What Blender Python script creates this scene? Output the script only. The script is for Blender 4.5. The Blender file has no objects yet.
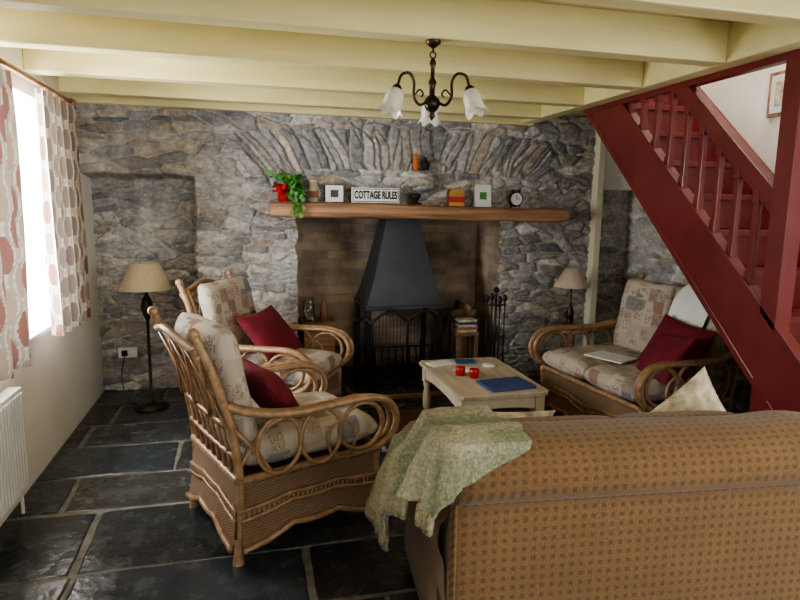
import bpy, math, random
from mathutils import Vector, Matrix, noise, kdtree
random.seed(7)
sc=bpy.context.scene
R=random.random
def U(a,b): return a+(b-a)*random.random()
# ------------------------------------------------------------ materials
def newmat(name):
    m=bpy.data.materials.new(name); m.use_nodes=True
    nt=m.node_tree; b=nt.nodes['Principled BSDF']
    return m,nt,b
def N(nt,t,**k):
    n=nt.nodes.new(t)
    for a,v in k.items(): setattr(n,a,v)
    return n
def setin(n,k,v): n.inputs[k].default_value=v
def c4(c): return (c[0],c[1],c[2],1)
def simple(name,col,rough=.5,metal=0,var=.15,scale=8,bump=0,bscale=60,stretch=(1,1,1),spec=None):
    m,nt,b=newmat(name)
    tc=N(nt,'ShaderNodeTexCoord'); mp=N(nt,'ShaderNodeMapping'); mp.inputs['Scale'].default_value=stretch
    nt.links.new(tc.outputs['Object'],mp.inputs['Vector'])
    no=N(nt,'ShaderNodeTexNoise'); setin(no,'Scale',scale); setin(no,'Detail',5)
    nt.links.new(mp.outputs[0],no.inputs['Vector'])
    cr=N(nt,'ShaderNodeValToRGB')
    cr.color_ramp.elements[0].position=.3; cr.color_ramp.elements[1].position=.7
    cr.color_ramp.elements[0].color=c4([max(0,x*(1-var)) for x in col]); cr.color_ramp.elements[1].color=c4([min(1,x*(1+var)) for x in col])
    nt.links.new(no.outputs['Fac'],cr.inputs[0]); nt.links.new(cr.outputs[0],b.inputs['Base Color'])
    setin(b,'Roughness',rough); setin(b,'Metallic',metal)
    if bump:
        n2=N(nt,'ShaderNodeTexNoise'); setin(n2,'Scale',bscale); setin(n2,'Detail',4)
        nt.links.new(mp.outputs[0],n2.inputs['Vector'])
        bp=N(nt,'ShaderNodeBump'); setin(bp,'Strength',bump); setin(bp,'Distance',.01)
        nt.links.new(n2.outputs['Fac'],bp.inputs['Height']); nt.links.new(bp.outputs[0],b.inputs['Normal'])
    return m
def attrmat(name,rough=.8,nscale=25,namt=.5,bump=.5,bscale=40,bdist=.01,transl=0,rv=0):
    m,nt,b=newmat(name)
    at=N(nt,'ShaderNodeAttribute'); at.attribute_name='Col'
    tc=N(nt,'ShaderNodeTexCoord')
    no=N(nt,'ShaderNodeTexNoise'); setin(no,'Scale',nscale); setin(no,'Detail',8); setin(no,'Roughness',.65)
    nt.links.new(tc.outputs['Object'],no.inputs['Vector'])
    mr=N(nt,'ShaderNodeMapRange'); setin(mr,'From Min',.3); setin(mr,'From Max',.7); setin(mr,'To Min',1-namt); setin(mr,'To Max',1+namt)
    nt.links.new(no.outputs['Fac'],mr.inputs['Value'])
    vm=N(nt,'ShaderNodeVectorMath',operation='SCALE')
    nt.links.new(at.outputs['Color'],vm.inputs[0]); nt.links.new(mr.outputs[0],vm.inputs['Scale'])
    nt.links.new(vm.outputs[0],b.inputs['Base Color'])
    setin(b,'Roughness',rough)
    if rv:
        m2=N(nt,'ShaderNodeMapRange'); setin(m2,'From Min',.3); setin(m2,'From Max',.7); setin(m2,'To Min',rough-rv); setin(m2,'To Max',rough+rv)
        nt.links.new(no.outputs['Fac'],m2.inputs['Value']); nt.links.new(m2.outputs[0],b.inputs['Roughness'])
    n2=N(nt,'ShaderNodeTexNoise'); setin(n2,'Scale',bscale); setin(n2,'Detail',6)
    nt.links.new(tc.outputs['Object'],n2.inputs['Vector'])
    bp=N(nt,'ShaderNodeBump'); setin(bp,'Strength',bump); setin(bp,'Distance',bdist)
    nt.links.new(n2.outputs['Fac'],bp.inputs['Height']); nt.links.new(bp.outputs[0],b.inputs['Normal'])
    if transl:
        tr=N(nt,'ShaderNodeBsdfTranslucent'); nt.links.new(vm.outputs[0],tr.inputs['Color'])
        mx=N(nt,'ShaderNodeMixShader'); setin(mx,0,transl)
        nt.links.new(b.outputs[0],mx.inputs[1]); nt.links.new(tr.outputs[0],mx.inputs[2])
        nt.links.new(mx.outputs[0],nt.nodes['Material Output'].inputs[0])
    return m
def glassy(name,col,rough=.15,trans=.6,em=0):
    m,nt,b=newmat(name); setin(b,'Base Color',c4(col)); setin(b,'Roughness',rough); setin(b,'Transmission Weight',trans)
    return m
def brickmat():
    m,nt,b=newmat('brick')
    tc=N(nt,'ShaderNodeTexCoord'); sx=N(nt,'ShaderNodeSeparateXYZ'); ad=N(nt,'ShaderNodeMath',operation='ADD'); cb=N(nt,'ShaderNodeCombineXYZ')
    nt.links.new(tc.outputs['Object'],sx.inputs[0]); nt.links.new(sx.outputs[0],ad.inputs[0]); nt.links.new(sx.outputs[1],ad.inputs[1])
    nz=N(nt,'ShaderNodeTexNoise'); setin(nz,'Scale',6); nt.links.new(tc.outputs['Object'],nz.inputs['Vector'])
    az=N(nt,'ShaderNodeMath',operation='MULTIPLY_ADD'); nt.links.new(nz.outputs['Fac'],az.inputs[0]); setin(az,1,.03); nt.links.new(sx.outputs[2],az.inputs[2])
    nt.links.new(ad.outputs[0],cb.inputs[0]); nt.links.new(az.outputs[0],cb.inputs[1])
    br=N(nt,'ShaderNodeTexBrick'); setin(br,'Scale',1); setin(br,'Brick Width',.225); setin(br,'Row Height',.08); setin(br,'Mortar Size',.008); setin(br,'Mortar Smooth',.3)
    setin(br,'Color1',(.46,.33,.22,1)); setin(br,'Color2',(.26,.20,.15,1)); setin(br,'Mortar',(.32,.28,.24,1))
    nt.links.new(cb.outputs[0],br.inputs['Vector'])
    no=N(nt,'ShaderNodeTexNoise'); setin(no,'Scale',3.2); setin(no,'Detail',7); nt.links.new(tc.outputs['Object'],no.inputs['Vector'])
    mr=N(nt,'ShaderNodeMapRange'); setin(mr,'From Min',.3); setin(mr,'From Max',.7); setin(mr,'To Min',.4); setin(mr,'To Max',1.4); nt.links.new(no.outputs['Fac'],mr.inputs['Value'])
    vm=N(nt,'ShaderNodeVectorMath',operation='SCALE'); nt.links.new(br.outputs['Color'],vm.inputs[0]); nt.links.new(mr.outputs[0],vm.inputs['Scale'])
    nt.links.new(vm.outputs[0],b.inputs['Base Color']); setin(b,'Roughness',.9)
    bp=N(nt,'ShaderNodeBump'); setin(bp,'Strength',.6); setin(bp,'Distance',-.01); nt.links.new(br.outputs['Fac'],bp.inputs['Height']); nt.links.new(bp.outputs[0],b.inputs['Normal'])
    return m
def patchfabric():
    m,nt,b=newmat('patchwork_fabric')
    tc=N(nt,'ShaderNodeTexCoord')
    vo=N(nt,'ShaderNodeTexVoronoi'); vo.distance='CHEBYCHEV'; setin(vo,'Scale',11); setin(vo,'Randomness',.5)
    nt.links.new(tc.outputs['Object'],vo.inputs['Vector'])
    sp=N(nt,'ShaderNodeSeparateColor'); nt.links.new(vo.outputs['Color'],sp.inputs[0])
    cr=N(nt,'ShaderNodeValToRGB'); cr.color_ramp.interpolation='CONSTANT'
    els=[(0,(.46,.39,.31)),(.22,(.35,.27,.205)),(.36,(.49,.43,.355)),(.62,(.29,.18,.14)),(.69,(.41,.34,.265)),(.84,(.235,.225,.235)),(.9,(.47,.41,.34))]
    r=cr.color_ramp
    r.elements[0].position=0; r.elements[0].color=c4(els[0][1]); r.elements[1].position=.22; r.elements[1].color=c4(els[1][1])
    for p,c in els[2:]:
        e=r.elements.new(p); e.color=c4(c)
    nt.links.new(sp.outputs[0],cr.inputs[0])
    n2=N(nt,'ShaderNodeTexWave'); setin(n2,'Scale',17); setin(n2,'Distortion',10); setin(n2,'Detail',2); setin(n2,'Detail Scale',3); nt.links.new(tc.outputs['Object'],n2.inputs['Vector'])
    g1=N(nt,'ShaderNodeMath',operation='GREATER_THAN'); setin(g1,1,.6); nt.links.new(n2.outputs['Fac'],g1.inputs[0])
    g2=N(nt,'ShaderNodeMath',operation='LESS_THAN'); setin(g2,1,.38); nt.links.new(vo.outputs['Distance'],g2.inputs[0])
    g3=N(nt,'ShaderNodeMath',operation='GREATER_THAN'); setin(g3,1,.3); nt.links.new(sp.outputs[1],g3.inputs[0])
    a=N(nt,'ShaderNodeMath',operation='MULTIPLY'); nt.links.new(g1.outputs[0],a.inputs[0]); nt.links.new(g2.outputs[0],a.inputs[1])
    a2=N(nt,'ShaderNodeMath',operation='MULTIPLY'); nt.links.new(a.outputs[0],a2.inputs[0]); nt.links.new(g3.outputs[0],a2.inputs[1])
    a3=N(nt,'ShaderNodeMath',operation='MULTIPLY'); nt.links.new(a2.outputs[0],a3.inputs[0]); setin(a3,1,.65)
    mx=N(nt,'ShaderNodeMix'); mx.data_type='RGBA'; nt.links.new(a3.outputs[0],mx.inputs[0]); nt.links.new(cr.outputs[0],mx.inputs[6]); mx.inputs[7].default_value=(.19,.12,.10,1)
    nt.links.new(mx.outputs[2],b.inputs['Base Color']); setin(b,'Roughness',.9)
    return m
def mather(nt):
    def mth(op,a,bv=None):
        n=N(nt,'ShaderNodeMath',operation=op)
        for i,q in enumerate((a,bv)):
            if q is None: continue
            if isinstance(q,(int,float)): setin(n,i,q)
            else: nt.links.new(q,n.inputs[i])
        return n.outputs[0]
    return mth
def checkfabric():
    m,nt,b=newmat('sofa_fabric')
    tc=N(nt,'ShaderNodeTexCoord'); sx=N(nt,'ShaderNodeSeparateXYZ'); nt.links.new(tc.outputs['Object'],sx.inputs[0])
    mth=mather(nt)
    k=2*math.pi/.030
    s1=mth('SINE',mth('MULTIPLY',sx.outputs[0],k)); s2=mth('SINE',mth('MULTIPLY',mth('ADD',sx.outputs[1],sx.outputs[2]),k))
    p=mth('MINIMUM',s1,s2)
    cr=N(nt,'ShaderNodeValToRGB'); r=cr.color_ramp
    r.elements[0].position=.35; r.elements[0].color=(.19,.105,.043,1); r.elements[1].position=.8; r.elements[1].color=(.115,.062,.030,1)
    dv=mth('ADD',mth('MULTIPLY',p,.5),.5)
    nt.links.new(dv,cr.inputs[0])
    no=N(nt,'ShaderNodeTexNoise'); setin(no,'Scale',170); setin(no,'Detail',3); nt.links.new(tc.outputs['Object'],no.inputs['Vector'])
    nb=N(nt,'ShaderNodeTexNoise'); setin(nb,'Scale',4); setin(nb,'Detail',3); nt.links.new(tc.outputs['Object'],nb.inputs['Vector'])
    mr=N(nt,'ShaderNodeMapRange'); setin(mr,'To Min',.2); setin(mr,'To Max',1.8); 
    nt.links.new(mth('ADD',mth('MULTIPLY',no.outputs['Fac'],.7),mth('MULTIPLY',nb.outputs['Fac'],.3)),mr.inputs['Value'])
    vm=N(nt,'ShaderNodeVectorMath',operation='SCALE'); nt.links.new(cr.outputs[0],vm.inputs[0]); nt.links.new(mr.outputs[0],vm.inputs['Scale'])
    nt.links.new(vm.outputs[0],b.inputs['Base Color']); setin(b,'Roughness',.9)
    b.inputs['Sheen Weight'].default_value=.15
    bp=N(nt,'ShaderNodeBump'); setin(bp,'Strength',.5); setin(bp,'Distance',.005); nt.links.new(no.outputs['Fac'],bp.inputs['Height']); nt.links.new(bp.outputs[0],b.inputs['Normal'])
    return m
def weavemat():
    m,nt,b=newmat('woven_wicker')
    tc=N(nt,'ShaderNodeTexCoord'); sx=N(nt,'ShaderNodeSeparateXYZ'); nt.links.new(tc.outputs['Object'],sx.inputs[0])
    mth=mather(nt)
    s1=mth('SINE',mth('MULTIPLY',mth('ADD',sx.outputs[0],sx.outputs[1]),2*math.pi/.022))
    s2=mth('SINE',mth('MULTIPLY',sx.outputs[2],2*math.pi/.014))
    p=mth('ADD',mth('MULTIPLY',mth('MULTIPLY',s1,s2),.5),.5)
    cr=N(nt,'ShaderNodeValToRGB'); r=cr.color_ramp
    r.elements[0].position=.1; r.elements[0].color=(.11,.063,.036,1); r.elements[1].position=.8; r.elements[1].color=(.29,.18,.105,1)
    nt.links.new(p,cr.inputs[0]); nt.links.new(cr.outputs[0],b.inputs['Base Color']); setin(b,'Roughness',.55)
    bp=N(nt,'ShaderNodeBump'); setin(bp,'Strength',.8); setin(bp,'Distance',.004); nt.links.new(p,bp.inputs['Height']); nt.links.new(bp.outputs[0],b.inputs['Normal'])
    return m
M_stone=attrmat('rubble_stone',.85,26,.36,.9,50,.012)
M_slate=attrmat('slate',.24,7,.40,.5,12,.012,rv=.10)
M_grout=simple('grout',(.17,.155,.13),.9,var=.4,scale=14,bump=.4)
M_plaster=simple('cream_plaster',(.84,.82,.76),.9,var=.04,scale=3,bump=.25,bscale=12)
M_beam=simple('yellow_beam_paint',(.71,.63,.32),.5,var=.09,scale=5,bump=.3,bscale=9,stretch=(.3,2,2))
M_post=simple('cream_post_paint',(.76,.71,.52),.5,var=.05)
M_ceil=simple('ceiling_paint',(.66,.57,.30),.7,var=.05)
M_red=simple('red_gloss_paint',(.15,.022,.022),.27,var=.18,scale=4,bump=.12,bscale=30)
M_cane=simple('rattan_cane',(.33,.20,.11),.34,var=.35,scale=30,bump=.15,bscale=90)
M_weave=weavemat(); M_patch=patchfabric(); M_sofa=checkfabric(); M_brick=brickmat()
M_crim=simple('crimson_velvet',(.15,.008,.02),.85,var=.25,scale=12,bump=.3)
M_black=simple('black_iron',(.018,.019,.022),.4,metal=.3,var=.3)
M_hood=simple('hood_steel',(.055,.060,.072),.5,metal=.3,var=.25,scale=4)
M_dark=simple('soot',(.05,.047,.045),.9)
M_wood=simple('mantel_oak',(.32,.175,.095),.6,var=.6,scale=7,bump=.9,bscale=14,stretch=(.25,4,4))
M_pine=simple('table_pine',(.50,.41,.30),.33,var=.25,scale=6,bump=.1,stretch=(4,.4,1))
M_pinel=simple('table_paint',(.58,.49,.36),.5,var=.12)
M_white=simple('white_paint',(.8,.8,.78),.5,var=.03)
M_rad=simple('radiator_enamel',(.76,.75,.72),.35,var=.03)
M_bronze=simple('antique_bronze',(.05,.035,.022),.35,metal=.8,var=.3)
M_shade=simple('lamp_shade_linen',(.55,.46,.34),.9,var=.08,scale=80)
M_green=simple('leaf_green',(.07,.24,.04),.5,var=.4,scale=30)
M_redp=simple('red_ceramic',(.42,.012,.012),.3)
M_gold=simple('brass',(.45,.28,.09),.35,metal=.9)
M_blue=simple('blue_cover',(.035,.07,.19),.35,var=.1)
M_paper=simple('paper',(.72,.72,.70),.7,var=.05)
M_orange=simple('orange_felt',(.65,.16,.04),.8)
M_blk=simple('black_ink',(.01,.01,.01),.7)
M_clay=simple('terracotta',(.32,.14,.08),.8)
M_floral=simple('pale_floral',(.52,.44,.32),.9,var=.5,scale=22)
M_log=simple('log_bark',(.20,.13,.08),.9,var=.4,bump=.6)
M_tulip=glassy('frosted_glass',(.92,.88,.78),.35,.35)
M_glass=glassy('clear_glass',(.9,.95,.95),.03,1)
M_blanket=attrmat('knit_blanket',.95,90,.4,1,110,.012)
M_curtain=attrmat('curtain_print',.95,60,.06,.1,80,.003,transl=.08)
M_rug=attrmat('rug_pile',.95,60,.3,.6,120,.006)
M_pole=simple('curtain_pole_wood',(.30,.15,.07),.4)
# ------------------------------------------------------------ mesh builder
class MB:
    def __init__(s): s.v=[];s.f=[];s.m=[];s.s=[];s.c=[];s.hc=False
    def add(s,vf,mat=0,smooth=True,M=None,col=None):
        vs,fs=vf; o=len(s.v)
        for p in vs:
            q=Vector(p)
            if M is not None: q=M@q
            s.v.append((q.x,q.y,q.z))
        for f in fs: s.f.append([i+o for i in f]); s.m.append(mat); s.s.append(smooth)
        if col is None: s.c+= [(1,1,1)]*len(vs)
        elif isinstance(col,tuple): s.c+=[col]*len(vs); s.hc=True
        else: s.c+=col; s.hc=True
        return s
    def build(s,name,mats,loc=(0,0,0),rot=0,bevel=0,parent=None,rotm=None):
        me=bpy.data.meshes.new(name); me.from_pydata(s.v,[],s.f)
        for m in mats: me.materials.append(m)
        me.polygons.foreach_set('material_index',s.m); me.polygons.foreach_set('use_smooth',s.s)
        if s.hc:
            ca=me.color_attributes.new('Col','FLOAT_COLOR','POINT')
            fl=[]
            for c in s.c: fl+=[c[0],c[1],c[2],1]
            ca.data.foreach_set('color',fl)
        me.update()
        ob=bpy.data.objects.new(name,me); sc.collection.objects.link(ob)
        ob.location=loc; ob.rotation_euler=(0,0,rot)
        if rotm is not None: ob.matrix_world=rotm
        if bevel:
            b=ob.modifiers.new('bevel','BEVEL'); b.width=bevel; b.segments=2; b.limit_method='ANGLE'; b.angle_limit=math.radians(50)
        if parent: ob.parent=parent
        return ob
def box(x0,x1,y0,y1,z0,z1):
    v=[(x0,y0,z0),(x1,y0,z0),(x1,y1,z0),(x0,y1,z0),(x0,y0,z1),(x1,y0,z1),(x1,y1,z1),(x0,y1,z1)]
    return v,[(0,3,2,1),(4,5,6,7),(0,1,5,4),(1,2,6,5),(2,3,7,6),(3,0,4,7)]
def bar(p0,p1,w,h,up=(0,0,1)):
    p0=Vector(p0);p1=Vector(p1);d=(p1-p0).normalized();u=Vector(up);s=d.cross(u).normalized();u=s.cross(d)
    v=[]
    for p in (p0,p1):
        for a,b in ((-1,-1),(1,-1),(1,1),(-1,1)): v.append(tuple(p+s*a*w/2+u*b*h/2))
    return v,[(0,1,2,3),(7,6,5,4),(0,4,5,1),(1,5,6,2),(2,6,7,3),(3,7,4,0)]
def cr(P,k=6,closed=False):
    P=[Vector(p) for p in P]; n=len(P); out=[]
    for i in range(n if closed else n-1):
        p0=P[(i-1)%n] if closed or i>0 else P[0]*2-P[1]
        p1=P[i];p2=P[(i+1)%n]
        p3=P[(i+2)%n] if closed or i+2<n else P[-1]*2-P[-2]
        for j in range(k):
            t=j/k
            out.append(.5*((2*p1)+(p2-p0)*t+(2*p0-5*p1+4*p2-p3)*t*t+(3*p1-p0-3*p2+p3)*t**3))
    if not closed: out.append(P[-1])
    return out
def tube(P,r,n=7,closed=False):
    P=[Vector(p) for p in P]; L=len(P); vs=[];fs=[]
    prev=None
    for i,p in enumerate(P):
        if closed: d=P[(i+1)%L]-P[i-1]
        else: d=P[min(i+1,L-1)]-P[max(i-1,0)]
        d.normalize()
        if prev is None:
            a=Vector((0,0,1)) if abs(d.z)<.9 else Vector((1,0,0)); s=d.cross(a).normalized()
        else:
            s=(prev-d*prev.dot(d))
            s=s.normalized() if s.length>1e-6 else d.orthogonal().normalized()
        prev=s; t=d.cross(s)
        rr=r[i] if isinstance(r,(list,tuple)) else r
        for j in range(n):
            a=2*math.pi*j/n; vs.append(tuple(p+(s*math.cos(a)+t*math.sin(a))*rr))
    for i in range(L if closed else L-1):
        for j in range(n):
            a=i*n+j;b=i*n+(j+1)%n;c=((i+1)%L)*n+(j+1)%n;e=((i+1)%L)*n+j
            fs.append((a,e,c,b))
    if not closed: fs.append(tuple(range(n))); fs.append(tuple((L-1)*n+j for j in reversed(range(n))))
    return vs,fs
def lathe(prof,n=20,c=(0,0,0)):
    vs=[];fs=[]
    for r,z in prof:
        for j in range(n):
            a=2*math.pi*j/n; vs.append((c[0]+r*math.cos(a),c[1]+r*math.sin(a),c[2]+z))
    for i in range(len(prof)-1):
        for j in range(n):
            fs.append((i*n+j,i*n+(j+1)%n,(i+1)*n+(j+1)%n,(i+1)*n+j))
    return vs,fs
def ball(c,r,n=12,sz=1):
    k=8
    return lathe([(max(1e-4,r*math.sin(math.pi*i/k)),-r*sz*math.cos(math.pi*i/k)) for i in range(k+1)],n,c)
def cushion(w,d,h,p=2.5,e=.5,n=16,pinch=0,lump=0):
    vs=[];fs=[]
    for sg in (1,-1):
        o=len(vs)
        for i in range(n+1):
            u=math.sin(math.pi/2*(2*i/n-1))
            for j in range(n+1):
                v=math.sin(math.pi/2*(2*j/n-1))
                f=(max(0,1-abs(u)**p)*max(0,1-abs(v)**p))**e
                x=w/2*u*(1-pinch*(1-v*v)*abs(u)); y=d/2*v*(1-pinch*(1-u*u)*abs(v))
                z=sg*h/2*f
                if lump: z+=f*lump*noise.noise(Vector((x*7,y*7,w*13+sg)))
                vs.append((x,y,z))
        for i in range(n):
            for j in range(n):
                a=o+i*(n+1)+j;b=a+1;c=a+n+2;e2=a+n+1
                fs.append((a,e2,c,b) if sg>0 else (a,b,c,e2))
    return vs,fs
def surf(fn,nu,nv,closed=False):
    vs=[tuple(fn(i/nu,j/nv)) for i in range(nu+1) for j in range(nv+1)]
    fs=[(i*(nv+1)+j,(i+1)*(nv+1)+j,(i+1)*(nv+1)+j+1,i*(nv+1)+j+1) for i in range(nu) for j in range(nv)]
    return vs,fs
def frame(o,x,y,z):
    M=Matrix.Identity(4)
    for i,a in enumerate((x,y,z,o)):
        for j in range(3): M[j][i]=a[j]
    return M
def prism(poly,axis,a0,a1):
    n=len(poly); vs=[]
    for a in (a0,a1):
        for p,q in poly:
            vs.append((a,p,q) if axis=='x' else ((p,a,q) if axis=='y' else (p,q,a)))
    fs=[tuple(range(n)),tuple(reversed(range(n,2*n)))]+[(i,n+i,n+(i+1)%n,(i+1)%n) for i in range(n)]
    return vs,fs
LX=-1.15; BY=4.83; RX=3.45; CZ=2.38; BZ=2.2; WX=3.12
# ------------------------------------------------------------ floor
def mkfloor():
    mb=MB(); mb.add(box(LX-.4,RX+.1,-2.1,5.6,-.12,-.006),1,False,col=(.3,.27,.22))
    y=-2.1
    while y<5.5:
        h=U(.34,.6); x=LX-.1+U(-.5,0)
        while x<RX:
            w=U(.42,.95); g=.008
            x0,x1,y0,y1=x+g,x+w-g,y+g,y+h-g
            j=lambda:U(-.010,.010)
            pts=[]
            cs=[(x0+j(),y0+j()),(x1+j(),y0+j()),(x1+j(),y1+j()),(x0+j(),y1+j())]
            for k in range(4):
                a=cs[k];b=cs[(k+1)%4]
                for t in (0,.25,.5,.75):
                    q=(.005 if t else 0)
                    pts.append((a[0]+(b[0]-a[0])*t+U(-q,q),a[1]+(b[1]-a[1])*t+U(-q,q)))
            cx=sum(p[0] for p in pts)/16;cy=sum(p[1] for p in pts)/16
            zt=U(-.002,.0)
            br=U(.6,1.35); tint=random.choice([(.044,.048,.052),(.048,.050,.052),(.038,.044,.052),(.055,.054,.052)])
            col=tuple(c*br for c in tint)
            vs=[(p[0],p[1],-.012) for p in pts]+[(p[0]+(cx-p[0])*.012,p[1]+(cy-p[1])*.012,zt-.003) for p in pts]+[(p[0]+(cx-p[0])*.035,p[1]+(cy-p[1])*.035,zt) for p in pts]
            fs=[(k,(k+1)%16,16+(k+1)%16,16+k) for k in range(16)]+[(16+k,16+(k+1)%16,32+(k+1)%16,32+k) for k in range(16)]+[tuple(range(32,48))]
            mb.add((vs,fs),0,False,col=col)
            x+=w
        y+=h
    mb.build('floor',[M_slate,M_grout])
mkfloor()
# ------------------------------------------------------------ stone walls
def sm(a,b,x):
    t=max(0,min(1,(x-a)/(b-a))); return t*t*(3-2*t)
PAL=[(.31,.295,.285),(.26,.25,.25),(.37,.345,.32),(.20,.195,.20),(.38,.33,.27),(.28,.25,.225),(.45,.43,.41),(.33,.285,.24),(.245,.24,.25)]
def seedset(u0,u1,v0,v1,drop=.28):
    pts=[]
    for i in range(int(u0)-2,int(u1)+3):
        for j in range(int(v0)-2,int(v1)+3):
            if R()<drop: continue
            pts.append((i+U(0,.95),j+U(.15,.85),random.choice(PAL),U(.65,1.25),U(.2,1)))
    kd=kdtree.KDTree(len(pts))
    for k,p in enumerate(pts): kd.insert((p[0],p[1],0),k)
    kd.balance(); return pts,kd
def near2(K,x,y):
    L=[]
    for c,i,d in K.find_n((x,y,0),6):
        dx=abs(c[0]-x);dy=abs(c[1]-y)
        L.append(((dx**3+dy**3)**(1/3),i))
    L.sort(); return L[0],L[1]
def stone(name,u0,u1,v0,v1,st,place,keep,extra,arch,tone=1):
    SX,SZ=.165,.052
    P1,K1=seedset(u0/SX,u1/SX,v0/SZ,v1/SZ)
    P2,K2=seedset(-1.5/.062,1.5/.062,0,2,.05)
    nu=int((u1-u0)/st);nv=int((v1-v0)/st); vs=[];cs=[]
    for i in range(nu+1):
        u=u0+(u1-u0)*i/nu
        for j in range(nv+1):
            v=v0+(v1-v0)*j/nv
            w1=noise.noise(Vector((u*5,v*5,3.1)))*.05; w2=noise.noise(Vector((u*5,v*7,9.7)))*.03
            uu=u+w1;vv=v+w2+ .03*math.sin(u*2.1)
            ina=False
            if arch:
                q=(u-1.25)/1.3; zi=1.80-.08*q*q
                ina=abs(q)<1+w1 and zi+w2*.6<v<zi+.32+w2
            if ina:
                s=(uu-1.25)/(1+.75*(v-1.8)); x,y=s/.062,(vv-zi)/.34+.1; r=near2(K2,x,y*.8); PP=P2
            else:
                r=near2(K1,uu/SX,vv/SZ); PP=P1
            (d1,i1),(d2,_)=r
            e=d2-d1; st1=PP[i1]
            f=sm(.02,.22,e)
            fn=noise.fractal(Vector((u*14,v*26,i1*.37)),1.0,2.0,3)
            big=noise.noise(Vector((u*1.3,v*1.3,5.5)))
            d=f*((.010+.028*st1[4]) if not ina else (.012+.024*st1[4]))+fn*.007+big*.012+extra(u,v)
            mc=(.46,.44,.41); k=sm(.03,.15,e+fn*.06)
            sme=noise.noise(Vector((u*2.2,v*2.2,17)))
            k*=1-(.55 if not ina else .35)*sm(.0,.4,sme)
            br=st1[3]*(1+.35*fn)
            jm=sm(-.25,.15,noise.noise(Vector((u*3,v*3,31))))
            dark=1-(.42*jm+.1)*(1-sm(0,.07,e))
            if ina: dark*=.84+.16*sm(0,.2,e)
            c=[(mc[t]*(1-k)+st1[2][t]*br*k)*dark*tone*(1+.22*big) for t in range(3)]
            cs.append(tuple(c)); vs.append(place(u,v,d))
    fs=[]
    for i in range(nu):
        u=u0+(u1-u0)*(i+.5)/nu
        for j in range(nv):
            v=v0+(v1-v0)*(j+.5)/nv
            if keep(u,v):
                a=i*(nv+1)+j; fs.append((a,a+nv+1,a+nv+2,a+1))
    mb=MB(); mb.add((vs,fs),0,True,col=cs); return mb
OX0,OX1,OZ=.38,2.11,1.44
def keepb(u,v):
    w=noise.noise(Vector((0,v*9,2)))*.025
    return not (OX0+w<u<OX1+w and v<OZ)
def extb(u,v):
    e=0
    if u<-.36 and v<1.74: e-= .30*sm(-.375,-.405,u+.02*noise.noise(Vector((u,v*8,4))))*sm(1.72,1.68,v+.02*noise.noise(Vector((u*6,v,4))))
    q=((u-1.39)/.15)**2+((v-1.71)/.09)**2
    if q<1: e+=.09*math.sqrt(1-q)
    return e
wb=stone('wall_back',LX-.02,3.0,0,CZ,.0086,lambda u,v,d:(u,BY-d,v),keepb,extb,True,1.1)
sol=(.2,.19,.18)
wb.add(box(LX-.4,OX0-.11,BY+.36,5.6,0,CZ),1,False,col=sol); wb.add(box(OX1+.11,RX,BY+.15,5.6,0,CZ),1,False,col=sol); wb.add(box(OX0-.03,OX1+.03,BY+.02,5.6,OZ+.03,CZ),1,False,col=sol)
wb.build('wall_back',[M_stone,M_stone])
w2=stone('wall_alcove',3.0,RX,0,1.7,.012,lambda u,v,d:(u,BY+.1-d,v),lambda u,v:True,lambda u,v:0,False,1.4)
w2.add(box(3.0,RX,BY-.02,BY+.12,1.68,CZ),1,False)
w2.build('wall_alcove',[M_stone,M_plaster])
w3=stone('wall_right_stone',3.0,BY+.1,0,1.9,.014,lambda u,v,d:(RX-.01-d,u,v),lambda u,v:True,lambda u,v:0,False,1.4)
w3.build('wall_right_stone',[M_stone])
m=MB(); m.add(box(OX0-.1,OX1+.1,5.38,5.5,0,OZ+.1),0,False); m.build('wall_fireplace_back',[M_brick])
m=MB(); m.add(box(OX0-.1,OX0-.005,BY-.0,5.38,0,OZ+.02),0,False); m.build('wall_fireplace_left',[M_brick])
m=MB(); m.add(box(OX1+.005,OX1+.1,BY,5.38,0,OZ+.02),0,False); m.build('wall_fireplace_right',[M_brick])
m=MB(); m.add(box(OX0-.003,OX1+.003,BY-.02,5.38,-.01,.02),0,False); m.build('floor_hearth',[M_dark])
mm=MB()
def mf(u,v):
    x=.17+2.46*u
    a=2*math.pi*v
    cx=abs(math.cos(a))**.35*math.copysign(1,math.cos(a)); cz=abs(math.sin(a))**.35*math.copysign(1,math.sin(a))
    w=noise.noise(Vector((x*2,v*2,1)))*.016
    return (x,4.705+cx*.11,1.475-.012*u+cz*(.055+w*(1 if cz<0 else .2))+.008*math.sin(x*2.3)-.008)
mm.add(surf(mf,60,28),0,True)
for u in (0,1):
    mm.add(([mf(u,j/28) for j in range(28)],[tuple(range(28))]),0,False)
mm.build('mantel_shelf',[M_wood])
# ------------------------------------------------------------ plain shell
WY0,WY1,WZ0,WZ1=2.65,4.08,.79,2.08
m=MB()
m.add(box(LX-.4,LX,-2.1,WY0,0,CZ),0,False); m.add(box(LX-.4,LX,WY1,5.6,0,CZ),0,False)
m.add(box(LX-.4,LX,WY0,WY1,0,WZ0-.02),0,False); m.add(box(LX-.4,LX,WY0,WY1,WZ1,CZ),0,False)
m.build('wall_left',[M_plaster])
m=MB(); m.add(box(RX,RX+.15,.6,5.6,0,4.6),0,False); m.add(box(RX,RX+.15,-2.1,-1.5,0,CZ),0,False); m.add(box(RX,RX+.15,-1.5,.6,0,.8),0,False); m.add(box(RX,RX+.15,-1.5,.6,2.1,CZ),0,False); m.build('wall_right',[M_plaster])
m=MB()
m.add(box(LX-.4,-.6,-2.25,-2.1,0,CZ),0,False); m.add(box(2.3,RX,-2.25,-2.1,0,CZ),0,False)
m.add(box(-.6,2.3,-2.25,-2.1,0,.9),0,False); m.add(box(-.6,2.3,-2.25,-2.1,2.0,CZ),0,False)
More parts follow.
